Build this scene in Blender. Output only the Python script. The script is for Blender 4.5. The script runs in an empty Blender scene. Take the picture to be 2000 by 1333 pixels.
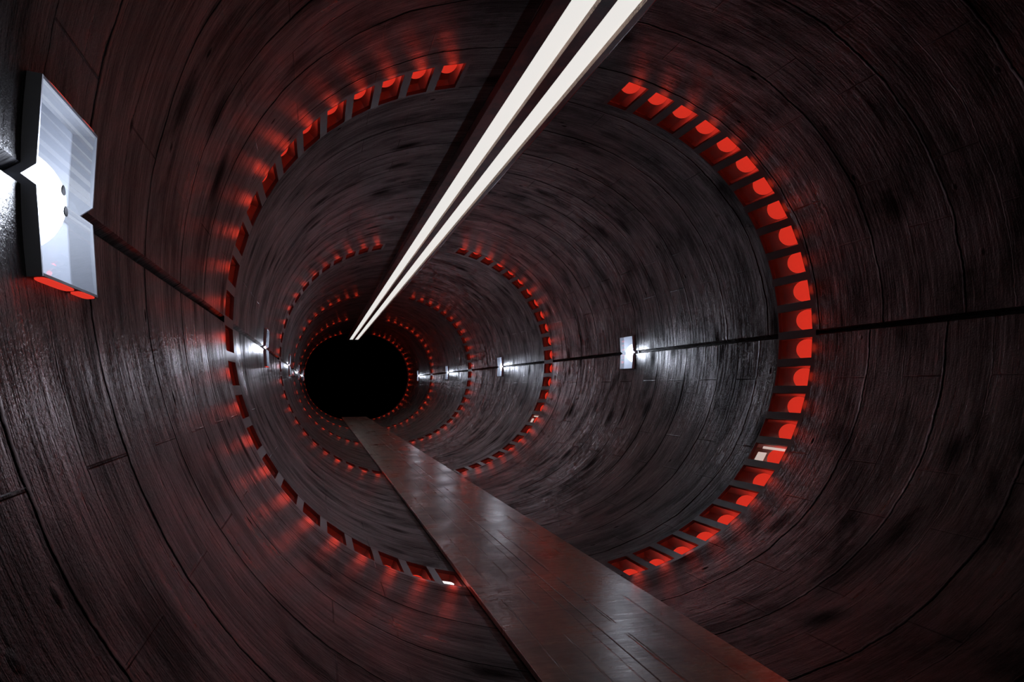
import bpy, bmesh, math, random
from math import sin, cos, pi, radians, sqrt, atan2
from mathutils import Vector, Matrix
random.seed(7)
C = bpy.context.scene.collection
S = 3.0                      # metres per tunnel half-width
# ------------------------------------------------------------------ layout
Y1, LSP, HW_Y, DTH, HTH = 2.296, 3.075, 0.198, 0.1079, 0.0386
NR = 5
Y0, YE = -1.9, 14.9
WY0, WLEN, WZ = 0.768, 0.177, 0.0955
WTH = 0.0978
GZ, GTH, GDEP = 0.0100, 0.0102, 0.014
JD = 0.012                   # wall thickness at the openings

def prof(th, s):
    return (s*(cos(th)+.0062*cos(3*th)), .8956*sin(th)+.0271*sin(3*th))
def nrm(th, s):              # outward normal
    a, b = prof(th-1e-3, 1), prof(th+1e-3, 1)
    tx, tz = b[0]-a[0], b[1]-a[1]
    l = math.hypot(tx, tz)
    return (s*tz/l, -tx/l)
def P(th, s, y, off=0.0):    # off > 0 is outward (into the rock)
    x, z = prof(th, s); n = nrm(th, s)
    return Vector(((x+off*n[0])*S, y*S, (z+off*n[1])*S))
ARC = {}
def arc(th):
    k = round(th, 5)
    if k not in ARC:
        n = 40; t = 0; a = prof(0, 1)
        for i in range(1, n+1):
            b = prof(th*i/n, 1); t += math.hypot(b[0]-a[0], b[1]-a[1]); a = b
        ARC[k] = t*S*(1 if th >= 0 else -1)
    return ARC[k]

# ------------------------------------------------------------------ helpers
def link(o, parent=None):
    C.objects.link(o)
    if parent is not None: o.parent = parent
    return o
def obj(name, bm, mat, parent=None, smooth=False):
    me = bpy.data.meshes.new(name)
    if smooth:
        for f in bm.faces: f.smooth = True
    bm.to_mesh(me); bm.free()
    me.materials.append(mat)
    return link(bpy.data.objects.new(name, me), parent)
def tag(o, label, cat, group=None):
    o['label'] = label; o['category'] = cat
    if group: o['group'] = group
def struct(o): o['kind'] = 'structure'; return o
def empty(name, loc, mat=None):
    o = bpy.data.objects.new(name, None); o.empty_display_size = .05
    if mat is not None: o.matrix_world = mat
    else: o.location = loc
    return link(o)
def box(bm, x0, x1, y0, y1, z0, z1):
    v = [bm.verts.new((x, y, z)) for x in (x0, x1) for y in (y0, y1) for z in (z0, z1)]
    for f in ((0,1,3,2),(4,6,7,5),(0,4,5,1),(2,3,7,6),(0,2,6,4),(1,5,7,3)):
        bm.faces.new([v[i] for i in f])
def bevel(bm, w, seg=2):
    bmesh.ops.recalc_face_normals(bm, faces=bm.faces)
    bmesh.ops.bevel(bm, geom=list(bm.edges), offset=w, segments=seg, affect='EDGES', profile=.5)

# ------------------------------------------------------------------ materials
class NT:
    def __init__(s, name):
        s.m = bpy.data.materials.new(name); s.m.use_nodes = True
        s.t = s.m.node_tree; s.t.nodes.clear()
        s.out = s.n('ShaderNodeOutputMaterial')
    def n(s, typ, **kw):
        x = s.t.nodes.new(typ)
        for k, v in kw.items():
            if k.startswith('i_'):
                key = k[2:]; x.inputs[int(key) if key.isdigit() else key.replace('_', ' ')].default_value = v
            else: setattr(x, k, v)
        return x
    def l(s, a, b): s.t.links.new(a, b)
    def math(s, op, a, b=None, c=None, clamp=False):
        x = s.n('ShaderNodeMath', operation=op, use_clamp=clamp)
        for i, v in enumerate((a, b, c)):
            if v is None: continue
            if isinstance(v, (int, float)): x.inputs[i].default_value = v
            else: s.l(v, x.inputs[i])
        return x.outputs[0]
    def noise(s, vec, scale, detail=4, rough=.55, dist=0):
        x = s.n('ShaderNodeTexNoise', i_Scale=scale, i_Detail=detail, i_Roughness=rough, i_Distortion=dist)
        s.l(vec, x.inputs['Vector']); return x.outputs['Fac']
    def mapv(s, vec, sc, loc=(0,0,0)):
        x = s.n('ShaderNodeMapping'); x.inputs['Scale'].default_value = sc; x.inputs['Location'].default_value = loc
        s.l(vec, x.inputs['Vector']); return x.outputs[0]
    def ramp(s, fac, a, b, lo=0., hi=1.):
        x = s.n('ShaderNodeMapRange', clamp=True)
        s.l(fac, x.inputs[0])
        for i, v in enumerate((a, b, lo, hi)): x.inputs[i+1].default_value = v
        return x.outputs[0]
    def mix(s, fac, a, b, mode='MIX'):
        x = s.n('ShaderNodeMix', data_type='RGBA', blend_type=mode)
        if isinstance(fac, (int, float)): x.inputs[0].default_value = fac
        else: s.l(fac, x.inputs[0])
        for i, v in ((6, a), (7, b)):
            if isinstance(v, tuple): x.inputs[i].default_value = v
            else: s.l(v, x.inputs[i])
        return x.outputs[2]
    def bsdf(s, **kw):
        b = s.n('ShaderNodeBsdfPrincipled')
        for k, v in kw.items():
            i = b.inputs[k.replace('_', ' ')]
            if isinstance(v, (int, float, tuple)): i.default_value = v
            else: s.l(v, i)
        s.l(b.outputs[0], s.out.inputs[0]); return b

def simple(name, col, rough=.5, metal=0., emis=None, es=1., spec=.5):
    t = NT(name)
    kw = dict(Base_Color=(*col, 1), Roughness=rough, Metallic=metal, Specular_IOR_Level=spec)
    if emis: kw['Emission_Color'] = (*emis, 1); kw['Emission_Strength'] = es
    t.bsdf(**kw); return t.m

def wall_mat():
    t = NT('board_marked_concrete')
    uv = t.n('ShaderNodeUVMap', uv_map='wall').outputs[0]
    sep = t.n('ShaderNodeSeparateXYZ'); t.l(uv, sep.inputs[0])
    u, v = sep.outputs[0], sep.outputs[1]
    # wobble of the circumferential board joints
    wob = t.math('MULTIPLY', t.math('SUBTRACT', t.noise(t.mapv(uv, (.6, 1.3, 1)), 1.5, 4), .5), .10)
    fine = t.math('MULTIPLY', t.math('SUBTRACT', t.noise(t.mapv(uv, (8, 8, 1)), 2, 3), .5), .02)
    uu = t.math('ADD', u, t.math('ADD', wob, fine))
    per = LSP*S/10
    d = t.math('ABSOLUTE', t.math('SUBTRACT', t.math('FRACT', t.math('DIVIDE', uu, per)), .5))
    gate = t.ramp(t.noise(t.mapv(uv, (1.05, .55, 1), (3, 8, 0)), 1.0, 2), .42, .58, .25, 1.0)
    seam = t.math('MULTIPLY', t.ramp(d, .482, .493), gate)
    # secondary half-width joints, with short cross joints
    comb = t.n('ShaderNodeCombineXYZ'); t.l(v, comb.inputs[0]); t.l(uu, comb.inputs[1])
    br = t.n('ShaderNodeTexBrick', offset=.37, squash=1.0)
    br.inputs['Color1'].default_value = (.25, .25, .25, 1); br.inputs['Color2'].default_value = (.75, .75, .75, 1)
    br.inputs['Mortar'].default_value = (0, 0, 0, 1)
    br.inputs['Scale'].default_value = 1.0; br.inputs['Mortar Size'].default_value = .007
    br.inputs['Mortar Smooth'].default_value = .6; br.inputs['Bias'].default_value = 0
    br.inputs['Brick Width'].default_value = 1.35; br.inputs['Row Height'].default_value = per/2
    t.l(comb.outputs[0], br.inputs['Vector'])
    plank = br.outputs['Color']; mort = t.math('MULTIPLY', br.outputs['Fac'], .5)
    gate2 = t.ramp(t.noise(t.mapv(uv, (1.3, 1.1, 1), (13, 2, 0)), 1.0, 2), .45, .6, 0., 1.)
    mort = t.math('MULTIPLY', mort, gate2)
    # fibres that run round the bore
    fib = t.noise(t.mapv(uv, (20, 1.1, 1)), 1.0, 5, .68)
    fib2 = t.noise(t.mapv(uv, (5.5, .9, 1), (4, 1, 0)), 1.0, 4, .6)
    grit = t.noise(t.mapv(uv, (60, 60, 1)), 1.0, 3, .7)
    blot = t.noise(t.mapv(uv, (1.9, 1.0, 1), (5, 5, 0)), 1.0, 6, .66, .4)
    # dark knots / tie holes
    vo = t.n('ShaderNodeTexVoronoi', feature='F1', i_Scale=1.0, i_Randomness=.35)
    t.l(t.mapv(uv, (1/(per*.72), .95, 1), (.3, .2, 0)), vo.inputs['Vector'])
    kd = t.math('ADD', vo.outputs['Distance'], t.math('MULTIPLY', t.math('SUBTRACT', grit, .5), .10))
    knot = t.ramp(kd, .22, .06)
    vo2 = t.n('ShaderNodeTexVoronoi', feature='F1', i_Scale=1.0, i_Randomness=1.)
    t.l(t.mapv(uv, (2.6, 1.9, 1)), vo2.inputs['Vector'])
    pit = t.ramp(vo2.outputs['Distance'], .075, .03)
    # height
    h = t.math('MULTIPLY', fib, .20)
    h = t.math('ADD', h, t.math('MULTIPLY', fib2, .42))
    h = t.math('ADD', h, t.math('MULTIPLY', grit, .09))
    h = t.math('ADD', h, t.math('MULTIPLY', plank, .16))
    h = t.math('SUBTRACT', h, t.math('MULTIPLY', seam, 1.6))
    h = t.math('SUBTRACT', h, t.math('MULTIPLY', mort, .9))
    h = t.math('SUBTRACT', h, t.math('MULTIPLY', pit, .2))
    bump = t.n('ShaderNodeBump', i_Strength=1.0, i_Distance=.055)
    t.l(h, bump.inputs['Height'])
    # colour
    c1 = t.mix(t.ramp(blot, .40, .66), (.0035, .003, .0033, 1), (.0245, .0200, .0240, 1))
    c1 = t.mix(t.ramp(fib2, .3, .7), t.mix(.6, c1, (.004, .003, .004, 1)), c1)
    c1 = t.mix(t.math('MULTIPLY', plank, .35), t.mix(.25, c1, (.03, .03, .03, 1)), c1)
    dark = t.math('MAXIMUM', t.math('MULTIPLY', knot, .8), t.math('MAXIMUM', t.math('MULTIPLY', seam, .97), t.math('MAXIMUM', t.math('MULTIPLY', mort, .9), t.math('MULTIPLY', pit, .8))))
    c1 = t.mix(dark, c1, (.006, .005, .006, 1))
    r = t.ramp(t.math('ADD', t.math('MULTIPLY', fib, .5), t.math('MULTIPLY', blot, .5)), .36, .62, .56, .26)
    r = t.math('ADD', r, t.math('MULTIPLY', dark, .3), clamp=True)
    sp = t.math('MULTIPLY', t.math('SUBTRACT', 1.0, dark), t.ramp(blot, .38, .62, .12, .62))
    b = t.bsdf(Base_Color=c1, Roughness=r, Specular_IOR_Level=sp)
    t.l(bump.outputs[0], b.inputs['Normal'])
    return t.m

def floor_mat():
    t = NT('worn_plate_decking')
    tc = t.n('ShaderNodeTexCoord').outputs['Object']
    grain = t.noise(t.mapv(tc, (2.2, 22, 1)), 1.0, 6, .65, .2)
    grain2 = t.noise(t.mapv(tc, (6, 70, 1)), 1.0, 4, .6)
    blot = t.noise(t.mapv(tc, (1.3, .8, 1), (2, 9, 0)), 1.0, 6, .62, .4)
    rust = t.noise(t.mapv(tc, (1.6, 1.1, 1), (7, 1, 0)), 1.0, 6, .7, .6)
    sep = t.n('ShaderNodeSeparateXYZ'); t.l(tc, sep.inputs[0])
    x, y = sep.outputs[0], sep.outputs[1]
    def score(x0, w, f, lo, hi, seed):
        d = t.math('ABSOLUTE', t.math('SUBTRACT', t.math('ADD', x, t.math('MULTIPLY', t.math('SUBTRACT', t.noise(t.mapv(tc, (1, 1.5, 1)), 2, 3), .5), .012)), x0))
        g = t.ramp(t.noise(t.mapv(tc, (0, f, 0), (seed, seed, 0)), 1.0, 2), lo, hi)
        return t.math('MULTIPLY', t.ramp(d, w, w*.4), g)
    sc = score(-.215, .007, .8, .40, .46, 1)
    for a in ((.045, .018, .45, .42, .50, 5), (.42, .011, .5, .47, .53, 9), (-.42, .010, .5, .47, .53, 14), (-.66, .010, .5, .46, .52, 21)):
        sc = t.math('MAXIMUM', sc, score(*a))
    h = t.math('ADD', t.math('MULTIPLY', grain, .4), t.math('MULTIPLY', grain2, .25))
    h = t.math('ADD', h, t.math('MULTIPLY', blot, .6))
    h = t.math('SUBTRACT', h, t.math('MULTIPLY', sc, 1.2))
    bump = t.n('ShaderNodeBump', i_Strength=.35, i_Distance=.012); t.l(h, bump.inputs['Height'])
    c = t.mix(t.ramp(blot, .35, .65), (.13, .098, .082, 1), (.66, .49, .40, 1))
    c = t.mix(t.ramp(grain, .35, .65), t.mix(.5, c, (.03, .024, .022, 1)), c)
    c = t.mix(t.ramp(rust, .56, .68, 0, .75), c, (.16, .032, .020, 1))
    c = t.mix(t.math('MULTIPLY', sc, .7), c, (.05, .022, .014, 1))
    r = t.ramp(t.math('ADD', t.math('MULTIPLY', grain, .4), t.math('MULTIPLY', blot, .6)), .38, .62, .40, .21)
    b = t.bsdf(Base_Color=c, Roughness=r, Specular_IOR_Level=.9)
    t.l(bump.outputs[0], b.inputs['Normal'])
    return t.m

def beam_mat():
    t = NT('mottled_steel')
    tc = t.n('ShaderNodeTexCoord').outputs['Object']
    a = t.noise(t.mapv(tc, (3, 1.6, 3)), 1.0, 6, .7)
    g = t.noise(t.mapv(tc, (50, 50, 50)), 1.0, 3, .6)
    c = t.mix(t.ramp(a, .4, .62), (.055, .052, .062, 1), (.22, .10, .095, 1))  # mottled between dark grey and reddish brown
    bump = t.n('ShaderNodeBump', i_Strength=.3, i_Distance=.004); t.l(g, bump.inputs['Height'])
    b = t.bsdf(Base_Color=c, Roughness=.42, Specular_IOR_Level=.5); t.l(bump.outputs[0], b.inputs['Normal'])
    return t.m
def jamb_mat():
    t = NT('speckled_tan_board')
    tc = t.n('ShaderNodeTexCoord').outputs['Object']
    a = t.noise(t.mapv(tc, (20, 5, 20)), 1.0, 5, .7)
    s = t.noise(t.mapv(tc, (60, 26, 60), (3, 0, 0)), 1.0, 3, .7)
    gate = t.noise(t.mapv(tc, (0, .35, 0)), 1.0, 1)
    c = t.mix(t.ramp(a, .35, .65), (.36, .25, .19, 1), (.52, .39, .31, 1))
    c = t.mix(t.math('MULTIPLY', t.ramp(s, .50, .56), t.ramp(gate, .45, .55)), c, (.05, .035, .03, 1))
    t.bsdf(Base_Color=c, Roughness=.6); return t.m
def glass_mat():
    t = NT('clear_pane')
    tr = t.n('ShaderNodeBsdfTransparent'); tr.inputs[0].default_value = (.96, .98, 1, 1)
    gl = t.n('ShaderNodeBsdfGlossy'); gl.inputs['Roughness'].default_value = .01
    ge = t.n('ShaderNodeNewGeometry'); dt = t.n('ShaderNodeVectorMath', operation='DOT_PRODUCT')
    t.l(ge.outputs['Normal'], dt.inputs[0]); t.l(ge.outputs['Incoming'], dt.inputs[1])
    c1 = t.math('SUBTRACT', 1.0, t.math('ABSOLUTE', dt.outputs['Value']))
    fr = t.math('ADD', t.math('MULTIPLY', t.math('POWER', c1, 5.0), .55), .04)
    mx = t.n('ShaderNodeMixShader'); t.l(fr, mx.inputs[0]); t.l(tr.outputs[0], mx.inputs[1]); t.l(gl.outputs[0], mx.inputs[2])
    t.l(mx.outputs[0], t.out.inputs[0]); return t.m

M = dict(
    wall=wall_mat(), floor=floor_mat(), beam=beam_mat(), slot=jamb_mat(), pane=glass_mat(),
    strip=simple('white_light_strip', (.8, .8, .78), .6, emis=(.785, .775, .745), es=1.0),
    trim=simple('smooth_dark_metal', (.022, .024, .028), .36, spec=.45),
    niche=simple('niche_lining', (.95, .88, .85), .8),
    globe=simple('red_globe', (.2, .02, .01), .5, emis=(.56, .026, .014), es=1.0, spec=0.),
    collar=simple('charcoal_collar', (.22, .23, .26), .5),
    wniche=simple('white_niche_lining', (.50, .53, .61), .6),
    wglobe=simple('white_globe', (.8, .8, .8), .5, emis=(.90, .94, 1.0), es=2.5),
    endp=simple('lit_end_plate', (.80, .83, .92), .6),  # paler copy of the collar colour, makes the near face look lit
    lens=simple('red_reflection', (.3, .02, .01), .3, emis=(.70, .035, .02), es=1.0),  # its glow stands for red globes mirrored in the collar
    black=simple('black_plastic', (.004, .004, .005), .8, spec=.1),
    niche_refl=simple('white_reflection', (.8, .74, .68), .6, emis=(.50, .42, .38), es=1.0),
    glow=simple('bright_glint', (.8, .8, .8), .6, emis=(1, 1, 1), es=1.3),
    joist=simple('dark_timber', (.03, .028, .03), .6),
)

# ------------------------------------------------------------------ tunnel shell
hole_edges = []
for k in range(12):
    c = (k+.5)*DTH
    hole_edges.append((c-HTH, c+HTH))
thmax = 12*DTH
br = {0.0, WTH, pi/2, thmax}
for a, b in hole_edges: br |= {a, b, (a+b)/2, (a+b)/2-HTH/2, (a+b)/2+HTH/2}
g = sorted(br); 
ths = [GTH]
for a in g:
    if a <= GTH+1e-4: continue
    n = max(1, math.ceil((a-ths[-1])/.03))
    st = ths[-1]
    for i in range(1, n+1): ths.append(st+(a-st)*i/n)
ybr = {Y0, YE}
ringY = []; whiteY = []
for r in range(NR):
    a = Y1+r*LSP; ringY.append((a-.02, a, a+HW_Y, a+HW_Y+.006))
    for q in ringY[-1]: ybr.add(round(q, 5))
    w = WY0+r*LSP; whiteY.append((w, w+WLEN)); ybr |= {round(w, 5), round(w+WLEN, 5)}
ys = [Y0]
for a in sorted(ybr)[1:]:
    n = max(1, math.ceil((a-ys[-1])/.35)); st = ys[-1]
    for i in range(1, n+1): ys.append(st+(a-st)*i/n)
PH = {(1, 1): .26, (-1, 1): .1945, (1, -1): .012, (-1, -1): .195}
per0 = LSP/10
def in_ring(y):
    for r, q in enumerate(ringY):
        if q[0] < y < q[3]: return r, q[1] < y < q[2]
    return None
def in_white(y, s):
    for r, q in enumerate(whiteY):
        if q[0] < y < q[1]: return not (s > 0 and r == 0)
    return False
def in_hole(th):
    return any(a < th < b for a, b in hole_edges)

trims = {}
def quad(bm, uvl, pts, uvs):
    f = bm.faces.new([bm.verts.new(p) for p in pts])
    for lp, q in zip(f.loops, uvs): lp[uvl].uv = q
    return f
class Shell:
    def __init__(s):
        s.bm = bmesh.new(); s.uv = s.bm.loops.layers.uv.new('wall'); s.v = {}
    def vert(s, key, p):
        if key not in s.v: s.v[key] = s.bm.verts.new(p)
        return s.v[key]
    def face(s, keys, pts, uvs, smooth=True):
        f = s.bm.faces.new([s.vert(k, p) for k, p in zip(keys, pts)])
        f.smooth = smooth
        for lp, q in zip(f.loops, uvs): lp[s.uv].uv = q
for vs, wname in ((1, 'wall_upper'), (-1, 'wall_lower')):
    sh = Shell()
    for s in (1, -1):
        ph = PH[(s, vs)]
        def U(y): return (y-ph+per0/2)*S
        for i in range(len(ths)-1):
            a, b = ths[i], ths[i+1]; m = (a+b)/2
            for j in range(len(ys)-1):
                y0, y1 = ys[j], ys[j+1]; ym = (y0+y1)/2
                ring = in_ring(ym)
                tgt = sh; pre = 'w'
                if ring and m < thmax:
                    if ring[1] and in_hole(m): continue
                    r = ring[0]
                    if r not in trims: trims[r] = Shell()
                    tgt = trims[r]; pre = 't'
                if in_white(ym, s) and m < WTH: continue
                keys, pts, uvs = [], [], []
                for (th, y) in ((a, y0), (a, y1), (b, y1), (b, y0)):
                    kk = (s if th < pi/2-1e-6 else 0, vs, round(th, 5), round(y, 5))
                    keys.append(kk); pts.append(P(th*vs, s, y)); uvs.append((U(y), arc(th)*vs + (40 if s < 0 else 0)))
                tgt.face(keys, pts, uvs)
        # groove facet and ring band across the groove
        for j in range(len(ys)-1):
            y0, y1 = ys[j], ys[j+1]; ym = (y0+y1)/2
            ring = in_ring(ym)
            if in_white(ym, s): continue
            if ring:
                if vs > 0:
                    tg = trims.setdefault(ring[0], Shell())
                    q = [(GTH, y0), (GTH, y1), (-GTH, y1), (-GTH, y0)]
                    tg.face([(s, 'b', i, j) for i in range(4)], [P(th, s, y) for th, y in q], [(0, 0)]*4)
                continue
            deep = GDEP
            q = [(GTH, 0, y0), (GTH, 0, y1), (.0012, deep, y1), (.0012, deep, y0)]
            sh.face([(s, 'g', i, j) for i in range(4)], [P(th*vs, s, y, o) for th, o, y in q], [(U(y), th*30+o*20) for th, o, y in q], False)
            q = [(.0012, deep, y0), (.0012, deep, y1), (0, deep, y1), (0, deep, y0)]
            sh.face([(s, 'h', i, j) for i in range(4)], [P(th*vs, s, y, o) for th, o, y in q], [(0, 0)]*4, False)
        # groove end caps at ring bands
        for r, q in enumerate(ringY):
            for y in (q[0], q[3]):
                pts = [P(GTH*vs, s, y), P(.0012*vs, s, y, GDEP), P(0, s, y, GDEP), P(0, s, y)]
                sh.face([(s, 'c', r, y, i) for i in range(4)], pts, [(0, 0)]*4, False)
        # jambs of the ring openings (part of the ring band)
        for r, q in enumerate(ringY):
            tg = trims[r]
            for k, (a, b) in enumerate(hole_edges):
                cs = [(a, q[1]), (a, q[2]), (b, q[2]), (b, q[1])]
                for i in range(4):
                    c0, c1 = cs[i], cs[(i+1) % 4]
                    tg.face([(s, vs, 'j', k, i, e) for e in range(4)],
                            [P(c0[0]*vs, s, c0[1]), P(c1[0]*vs, s, c1[1]), P(c1[0]*vs, s, c1[1], JD), P(c0[0]*vs, s, c0[1], JD)], [(0, 0)]*4, False)
    bmesh.ops.recalc_face_normals(sh.bm, faces=sh.bm.faces)
    o = struct(obj(wname, sh.bm, M['wall']))
for r in sorted(trims):
    struct(obj('trim_%d' % (r+1), trims[r].bm, M['trim']))

# ------------------------------------------------------------------ red globe lamps in the ring niches
RADO = .055
def uvsphere(r, seg=32, rings=20):
    bm = bmesh.new(); bmesh.ops.create_uvsphere(bm, u_segments=seg, v_segments=rings, radius=r); return bm
def niche_bm(depth, w0, ya, yb, t=.004):
    """open-fronted sheet box; local x = outward, y = along the bore, z = round the bore"""
    bm = bmesh.new()
    x0, x1 = JD+.001, depth
    box(bm, x1*S, (x1+t)*S, (ya-t)*S, (yb+t)*S, -(w0+t)*S, (w0+t)*S)
    box(bm, x0*S, x1*S, (ya-t)*S, ya*S, -(w0+t)*S, (w0+t)*S)
    box(bm, x0*S, x1*S, yb*S, (yb+t)*S, -(w0+t)*S, (w0+t)*S)
    box(bm, x0*S, x1*S, ya*S, yb*S, w0*S, (w0+t)*S)
    box(bm, x0*S, x1*S, ya*S, yb*S, -(w0+t)*S, -w0*S)
    bmesh.ops.recalc_face_normals(bm, faces=bm.faces)
    return bm
def mesh_of(bm, name, mat, smooth=False):
    if smooth:
        for f in bm.faces: f.smooth = True
    me = bpy.data.meshes.new(name); bm.to_mesh(me); bm.free(); me.materials.append(mat); return me
me_globe = mesh_of(uvsphere(.0395*S), 'globe', M['globe'], True)
me_globe_s = mesh_of(uvsphere(.0395*S, 16, 10), 'globe', M['globe'], True)
me_niche = mesh_of(niche_bm(.071, .0455, -.112, .205), 'niche', M['niche'])
# bracket that carries the globe off the back of the niche
bm = bmesh.new()
bmesh.ops.create_cone(bm, cap_ends=True, segments=16, radius1=.022*S, radius2=.020*S, depth=.014*S, matrix=Matrix.Translation((.0640*S, 0, 0)) @ Matrix.Rotation(pi/2, 4, 'Y'))
me_base = mesh_of(bm, 'lamp_holder', M['black'])
ORD = ['first', 'second', 'third', 'fourth', 'fifth', 'sixth', 'seventh', 'eighth', 'ninth', 'tenth', 'eleventh', 'twelfth']
RN = ['nearest ring', 'second nearest ring', 'third ring from camera', 'second farthest ring', 'farthest ring']
RED = (1.0, .045, .014)
POW = [1.0, 1.0, 1.0, 1.0, 1.0]
PR = .36
li_red = bpy.data.lights.new('added_red_light', 'POINT'); li_red.color = RED; li_red.energy = PR; li_red.shadow_soft_size = .05
for r in range(NR):
    for s in (1, -1):
        for k in range(24):
            th = (11.5-k)*DTH
            n = nrm(th, s)
            ym = Y1+r*LSP+HW_Y/2
            loc = P(th, s, ym)
            X = Vector((n[0], 0, n[1])); Y = Vector((0, 1, 0)); Z = X.cross(Y)
            m = Matrix((( X.x, Y.x, Z.x, loc.x), (X.y, Y.y, Z.y, loc.y), (X.z, Y.z, Z.z, loc.z), (0, 0, 0, 1)))
            e = empty('niche_lamp', None, m)
            side = 'right' if s > 0 else 'left'
            pos = ORD[11-k]+' above' if k < 12 else ORD[k-12]+' below'
            lab = 'red globe lamp, %s, %s wall, %s wall groove' % (RN[r], side, pos)
            if r == 0 and s > 0 and k == 16: lab = 'red globe lamp beside two white reflections, nearest ring, right wall, fifth below the groove'
            if r == 1 and s > 0 and k == 16: lab = 'red globe lamp beside white reflections, second nearest ring, right wall, fifth below the groove'
            if r == 0 and s < 0 and k == 23: lab = 'red globe lamp with white glint, lowest niche left of the walkway in nearest ring'
            tag(e, lab, 'lamp', 'red globe lamps in the %s' % RN[r])
            gl = link(bpy.data.objects.new('globe', me_globe if r < 2 else me_globe_s), e); gl.location = (RADO*S, 0, 0)
            link(bpy.data.objects.new('niche', me_niche), e)
            if r < 2: link(bpy.data.objects.new('lamp_holder', me_base), e)
            lo = link(bpy.data.objects.new('added_light', li_red), e)  # unseen light added before the niche so red reaches the wall
            lo.location = (-.020*S, (-HW_Y/2+.015)*S, 0)
            if s > 0 and k == 16 and r < 2:  # glowing flat pieces stand for white reflections in these niches
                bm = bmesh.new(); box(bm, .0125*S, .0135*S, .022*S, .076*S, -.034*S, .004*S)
                q = obj('white_reflection', bm, M['niche_refl'], e); q['label'] = 'pale white reflected block'
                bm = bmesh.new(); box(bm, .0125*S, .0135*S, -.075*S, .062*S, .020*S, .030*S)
                q = obj('white_reflection', bm, M['niche_refl'], e); q['label'] = 'narrow white reflected strip'
            if s < 0 and k == 23 and r == 0:  # glowing sliver stands for stray white light in this niche
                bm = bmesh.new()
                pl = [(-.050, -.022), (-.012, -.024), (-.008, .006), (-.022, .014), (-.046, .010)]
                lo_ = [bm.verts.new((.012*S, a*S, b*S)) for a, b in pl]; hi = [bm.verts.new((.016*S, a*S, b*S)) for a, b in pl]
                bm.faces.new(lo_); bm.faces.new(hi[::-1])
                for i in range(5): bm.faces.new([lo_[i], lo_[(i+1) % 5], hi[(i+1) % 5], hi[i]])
                q = obj('glint_patch', bm, M['glow'], e); q['label'] = 'bright white glint'

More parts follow.
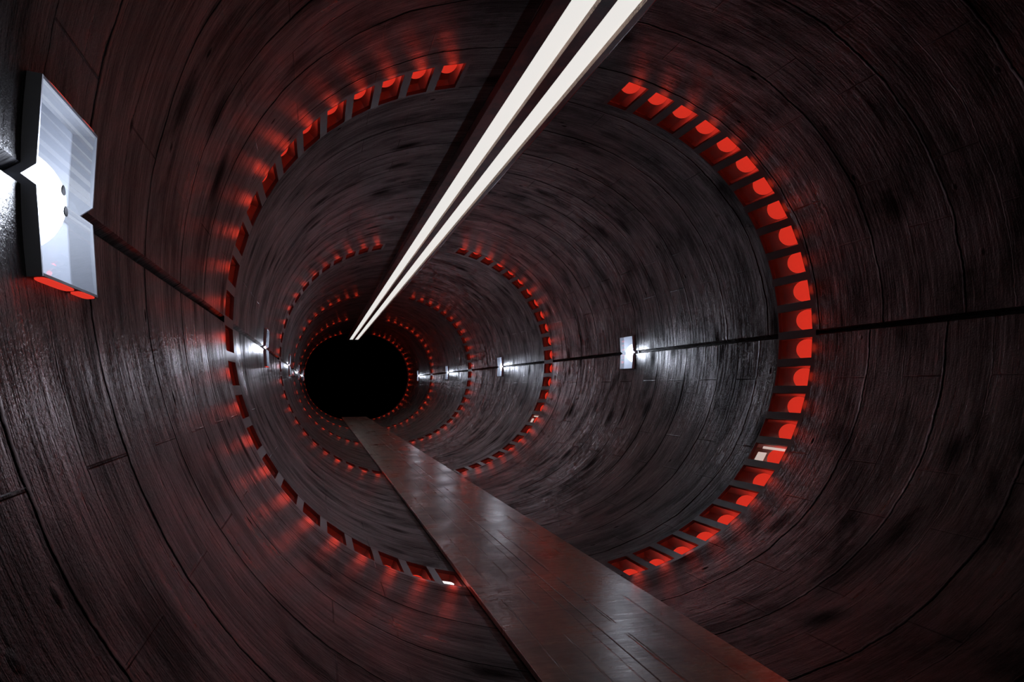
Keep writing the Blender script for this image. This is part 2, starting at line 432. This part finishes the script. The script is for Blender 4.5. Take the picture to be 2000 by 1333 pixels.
# ------------------------------------------------------------------ white lamps straddling the wall groove
PROT = .013; CT = .003
li_w = bpy.data.lights.new('added_white_light', 'POINT'); li_w.color = (.78, .85, 1.0); li_w.energy = 5; li_w.shadow_soft_size = .05
li_s = bpy.data.lights.new('added_white_spot', 'SPOT'); li_s.color = (.78, .85, 1.0); li_s.energy = 18; li_s.shadow_soft_size = .05
li_s.spot_size = radians(150); li_s.spot_blend = 1.0
VN = ['nearest', 'second', 'third', 'fourth', 'farthest']
def thz(z):
    th = z/.97
    for _ in range(6):
        th += (z-prof(th, 1)[1])/.95
    return th
def front(s, z, off, y):
    return P(thz(z), s, y, off)
for s in (-1, 1):
    for r in range(NR):
        if s > 0 and r == 0: continue
        a, b = whiteY[r]; ym = (a+b)/2
        base = P(0, s, ym)
        e = empty('wall_lamp', base)
        sd = 'left' if s < 0 else 'right'
        idx = r if s < 0 else r-1
        nm = VN[idx] if s < 0 else ['nearest', 'second', 'third', 'farthest'][idx]
        tag(e, 'bluish white glowing box lamp across the groove of %s wall, %s of its row' % (sd, nm), 'lamp', 'white box lamps along the %s wall groove' % sd)
        inv = Matrix.Translation(-base)
        # pane: folded sheet, thin solid
        zs = [WZ-.001]+[WZ*(1-i/6) for i in range(1, 6)]; zs = [z for z in zs if z > .012]+[.0095, 0.0]
        zs = zs+[-z for z in zs[:-1][::-1]]
        def off(z): return -PROT+.001 if abs(z) > .005 else .0
        def strip(zs, offs, y0, y1, th_):
            bm = bmesh.new(); rows = []
            for z, o in zip(zs, offs):
                rows.append([bm.verts.new(inv @ front(s, z, oo, y)) for oo in (o, o+th_) for y in (y0, y1)])
            for i in range(len(rows)-1):
                p, q = rows[i], rows[i+1]
                for (u1, u2) in ((0, 1), (1, 3), (3, 2), (2, 0)):
                    bm.faces.new([p[u1], p[u2], q[u2], q[u1]])
            bm.faces.new(rows[0]); bm.faces.new(rows[-1])
            bm.faces.ensure_lookup_table()
            return bm
        def cap_fix(bm):
            bmesh.ops.delete(bm, geom=[f for f in bm.faces if len(f.verts) == 4 and False], context='FACES')
        # single sheet pane
        bm = bmesh.new(); prev = None
        for z in zs:
            row = [bm.verts.new(inv @ front(s, z, off(z), y)) for y in (a+CT, b-CT)]
            if prev: bm.faces.new([prev[0], prev[1], row[1], row[0]])
            prev = row
        obj('glass_pane', bm, M['pane'], e)
        # collar: near, far, top and bottom plates that stand out from the wall
        bm = bmesh.new()
        def prism(polyf, y0, y1):
            p0 = [bm.verts.new(inv @ front(s, z, o, y0)) for z, o in polyf]
            p1 = [bm.verts.new(inv @ front(s, z, o, y1)) for z, o in polyf]
            bm.faces.new(p0); bm.faces.new(p1[::-1]); n = len(p0)
            for i in range(n): bm.faces.new([p0[i], p1[i], p1[(i+1) % n], p0[(i+1) % n]])
        poly = [(WZ, -PROT), (.010, -PROT), (.0, .0), (-.010, -PROT), (-WZ, -PROT), (-WZ, .012)]
        half_u = [(WZ, -PROT), (.010, -PROT), (.0, .0), (0, .026), (.010, .012), (WZ, .012)]
        half_l = [(-z, o) for z, o in half_u]
        for hp in (half_u, half_l):
            prism(hp, b-CT, b)
        for sg in (1, -1):
            prism([(sg*WZ, -PROT), (sg*(WZ-.003), -PROT), (sg*(WZ-.003), .012), (sg*WZ, .012)], a+CT, b-CT)
        bmesh.ops.recalc_face_normals(bm, faces=bm.faces)
        obj('collar', bm, M['collar'], e)
        bm = bmesh.new()
        for hp in (half_u, half_l): prism(hp, a, a+CT)
        bmesh.ops.recalc_face_normals(bm, faces=bm.faces)
        obj('end_plate', bm, M['endp'], e)
        # niche lining behind the pane
        bm = bmesh.new(); nd = .125
        def bx(x0, x1, y0, y1, z0, z1):
            box(bm, *(sorted((s*x0*S, s*x1*S))), (y0-ym)*S, (y1-ym)*S, z0*S, z1*S)
        t_ = .004; W2 = WZ+.125; ya, yb = a-.03, b+.002
        xw = .006
        bx(nd, nd+t_, ya, yb, -W2, W2)
        bx(xw, nd, ya-t_, ya, -W2, W2); bx(xw, nd, yb, yb+t_, -W2, W2)
        bx(xw, nd, ya, yb, W2, W2+t_); bx(xw, nd, ya, yb, -W2-t_, -W2)
        bmesh.ops.recalc_face_normals(bm, faces=bm.faces)
        obj('niche', bm, M['wniche'], e)
        g_ = obj('globe', uvsphere(.057*S, 40, 24), M['wglobe'], e, True); g_.location = (s*.053*S, .018*S, 0)
        if s < 0:  # glowing blobs modelled in place of red reflections on the collar
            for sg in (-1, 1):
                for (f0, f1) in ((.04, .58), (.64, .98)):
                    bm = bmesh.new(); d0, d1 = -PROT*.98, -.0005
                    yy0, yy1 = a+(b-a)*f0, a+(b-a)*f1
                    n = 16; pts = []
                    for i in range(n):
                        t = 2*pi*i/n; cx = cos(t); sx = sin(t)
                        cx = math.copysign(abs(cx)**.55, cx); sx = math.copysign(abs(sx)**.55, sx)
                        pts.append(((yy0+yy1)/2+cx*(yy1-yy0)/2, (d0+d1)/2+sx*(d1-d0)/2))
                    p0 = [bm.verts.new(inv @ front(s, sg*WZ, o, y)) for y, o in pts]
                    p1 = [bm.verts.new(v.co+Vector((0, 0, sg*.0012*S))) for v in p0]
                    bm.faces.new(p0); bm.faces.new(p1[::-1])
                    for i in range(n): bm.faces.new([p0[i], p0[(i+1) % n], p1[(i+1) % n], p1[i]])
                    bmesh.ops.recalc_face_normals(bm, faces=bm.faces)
                    obj('red_reflection', bm, M['lens'], e)  # no real lens, its glow stands for a red reflection
            if r == 0:
                for zc in (.0085, -.0135):
                    bm = uvsphere(1, 12, 8)
                    for v in bm.verts:
                        v.co = Vector((v.co.x*.0012*S, v.co.y*.006*S*(1-.3*v.co.z), v.co.z*.0055*S))
                    q = obj('catch', bm, M['black'], e, True)
                    q.location = inv @ front(s, zc-.002, -PROT+.0005 if abs(zc) > .009 else -PROT*.8, a+.083)
                    q['label'] = 'small black catch'
        lo = link(bpy.data.objects.new('added_light', li_w), e); lo.location = (-s*.035*S, 0, 0)  # extra unseen light added in front of the pane
        lo = link(bpy.data.objects.new('added_spot', li_s), e); lo.location = (-s*.034*S, -.05*S, 0)  # unseen spot added to streak the wall on the near side
        lo.rotation_euler = Vector((s*.25, -1, 0)).to_track_quat('-Z', 'Y').to_euler()

# ------------------------------------------------------------------ walkway
FZ, FX0, FX1, SEAM, FE = -.822, -.281, .2245, -.039, 15.5
def deck(x0, x1, name):
    bm = bmesh.new(); box(bm, x0*S, x1*S, Y0*S, FE*S, (FZ-.017)*S, FZ*S)
    bevel(bm, .004, 1)
    return bm
fl = empty('walkway', (0, 0, FZ*S))
tag(fl, 'long straight brown metal walkway of two strips running down the tunnel floor', 'walkway')
def reloc(bm, v): 
    bmesh.ops.translate(bm, verts=bm.verts, vec=v); return bm
obj('deck_strip', reloc(deck(FX0, SEAM-.0012, ''), (0, 0, -FZ*S)), M['floor'], fl)
obj('deck_strip', reloc(deck(SEAM+.0012, FX1, ''), (0, 0, -FZ*S)), M['floor'], fl)
bm = bmesh.new()
for x in (FX0+.012, SEAM-.01, FX1-.03):
    zb = None
    lo_, hi_ = 0, pi/2
    xx = max(abs(x), abs(x+.02))
    for _ in range(40):
        mm = (lo_+hi_)/2
        if prof(mm, 1)[0] > xx: lo_ = mm
        else: hi_ = mm
    zb = -prof(lo_, 1)[1]
    box(bm, x*S, (x+.02)*S, Y0*S, (YE-.03)*S, min((zb-FZ+.0015)*S, -.0175*S), (-.017)*S)
obj('joist', bm, M['joist'], fl)

# ------------------------------------------------------------------ ceiling beam with two light slots
BZ, BH = .825, .037
B0, B1 = -.140, .121
SL = ((-.0931, -.017), (.0249, .1007)); SD = .017
rb = empty('light_beam', (0, 0, (BZ+BH)*S))
tag(rb, 'mottled dark steel beam under the tunnel crown holding two glowing white light strips', 'light beam')
oz = -(BZ+BH)
bm = bmesh.new()
ye = 16.4
for x0, x1 in ((B0, SL[0][0]), (SL[0][1]+.0008, SL[1][0]), (SL[1][1]+.0008, B1)):
    box(bm, x0*S, x1*S, Y0*S, ye*S, (BZ+oz)*S, (BZ+SD+.004+oz)*S)
box(bm, B0*S, B1*S, Y0*S, ye*S, (BZ+SD+.004+oz)*S, (BZ+BH+oz)*S)
obj('beam_body', bm, M['beam'], rb)
for x0, x1 in SL:
    bm = bmesh.new(); box(bm, x0*S, x1*S, Y0*S, ye*S, (BZ+SD+oz)*S, (BZ+SD+.004+oz)*S)
    obj('light_strip', bm, M['strip'], rb)
    bm = bmesh.new(); box(bm, x1*S, (x1+.0008)*S, Y0*S, ye*S, (BZ+oz)*S, (BZ+SD+oz)*S)
    q = obj('slot_side', bm, M['slot'], rb); q['label'] = 'speckled tan side of the slot'
bm = bmesh.new(); box(bm, (B1)*S, (B1+.004)*S, Y0*S, ye*S, (BZ+.002+oz)*S, (BZ+.012+oz)*S)  # thin edge strip, the red reflection on it put into its colour
q = obj('edge_strip', bm, simple('red_edge_sheen', (.35, .03, .02), .25), rb); q['label'] = 'edge strip with red sheen'

# ------------------------------------------------------------------ camera, world, view
w = bpy.data.worlds.new('dark'); bpy.context.scene.world = w; w.use_nodes = True
w.node_tree.nodes['Background'].inputs[0].default_value = (0, 0, 0, 1)
cd = bpy.data.cameras.new('camera'); cam = link(bpy.data.objects.new('camera', cd))
cd.sensor_width = 36; cd.lens = 1423.88/2000*36; cd.shift_y = 89.47/2000
cd.clip_start = .01; cd.clip_end = 200
cam.location = (-.73976*S, 0, -.19775*S)
cam.rotation_euler = (pi/2, 0, -.25937)
sc = bpy.context.scene; sc.camera = cam
sc.view_settings.view_transform = 'Standard'; sc.view_settings.look = 'None'
sc.view_settings.exposure = 0; sc.view_settings.gamma = 1; sc.view_settings.use_curve_mapping = False
sc.cycles.use_denoising = True
sc.cycles.max_bounces = 4; sc.cycles.diffuse_bounces = 2; sc.cycles.glossy_bounces = 2
sc.cycles.use_adaptive_sampling = True; sc.cycles.adaptive_threshold = .08; sc.cycles.adaptive_min_samples = 10
sc.cycles.sample_clamp_indirect = 3
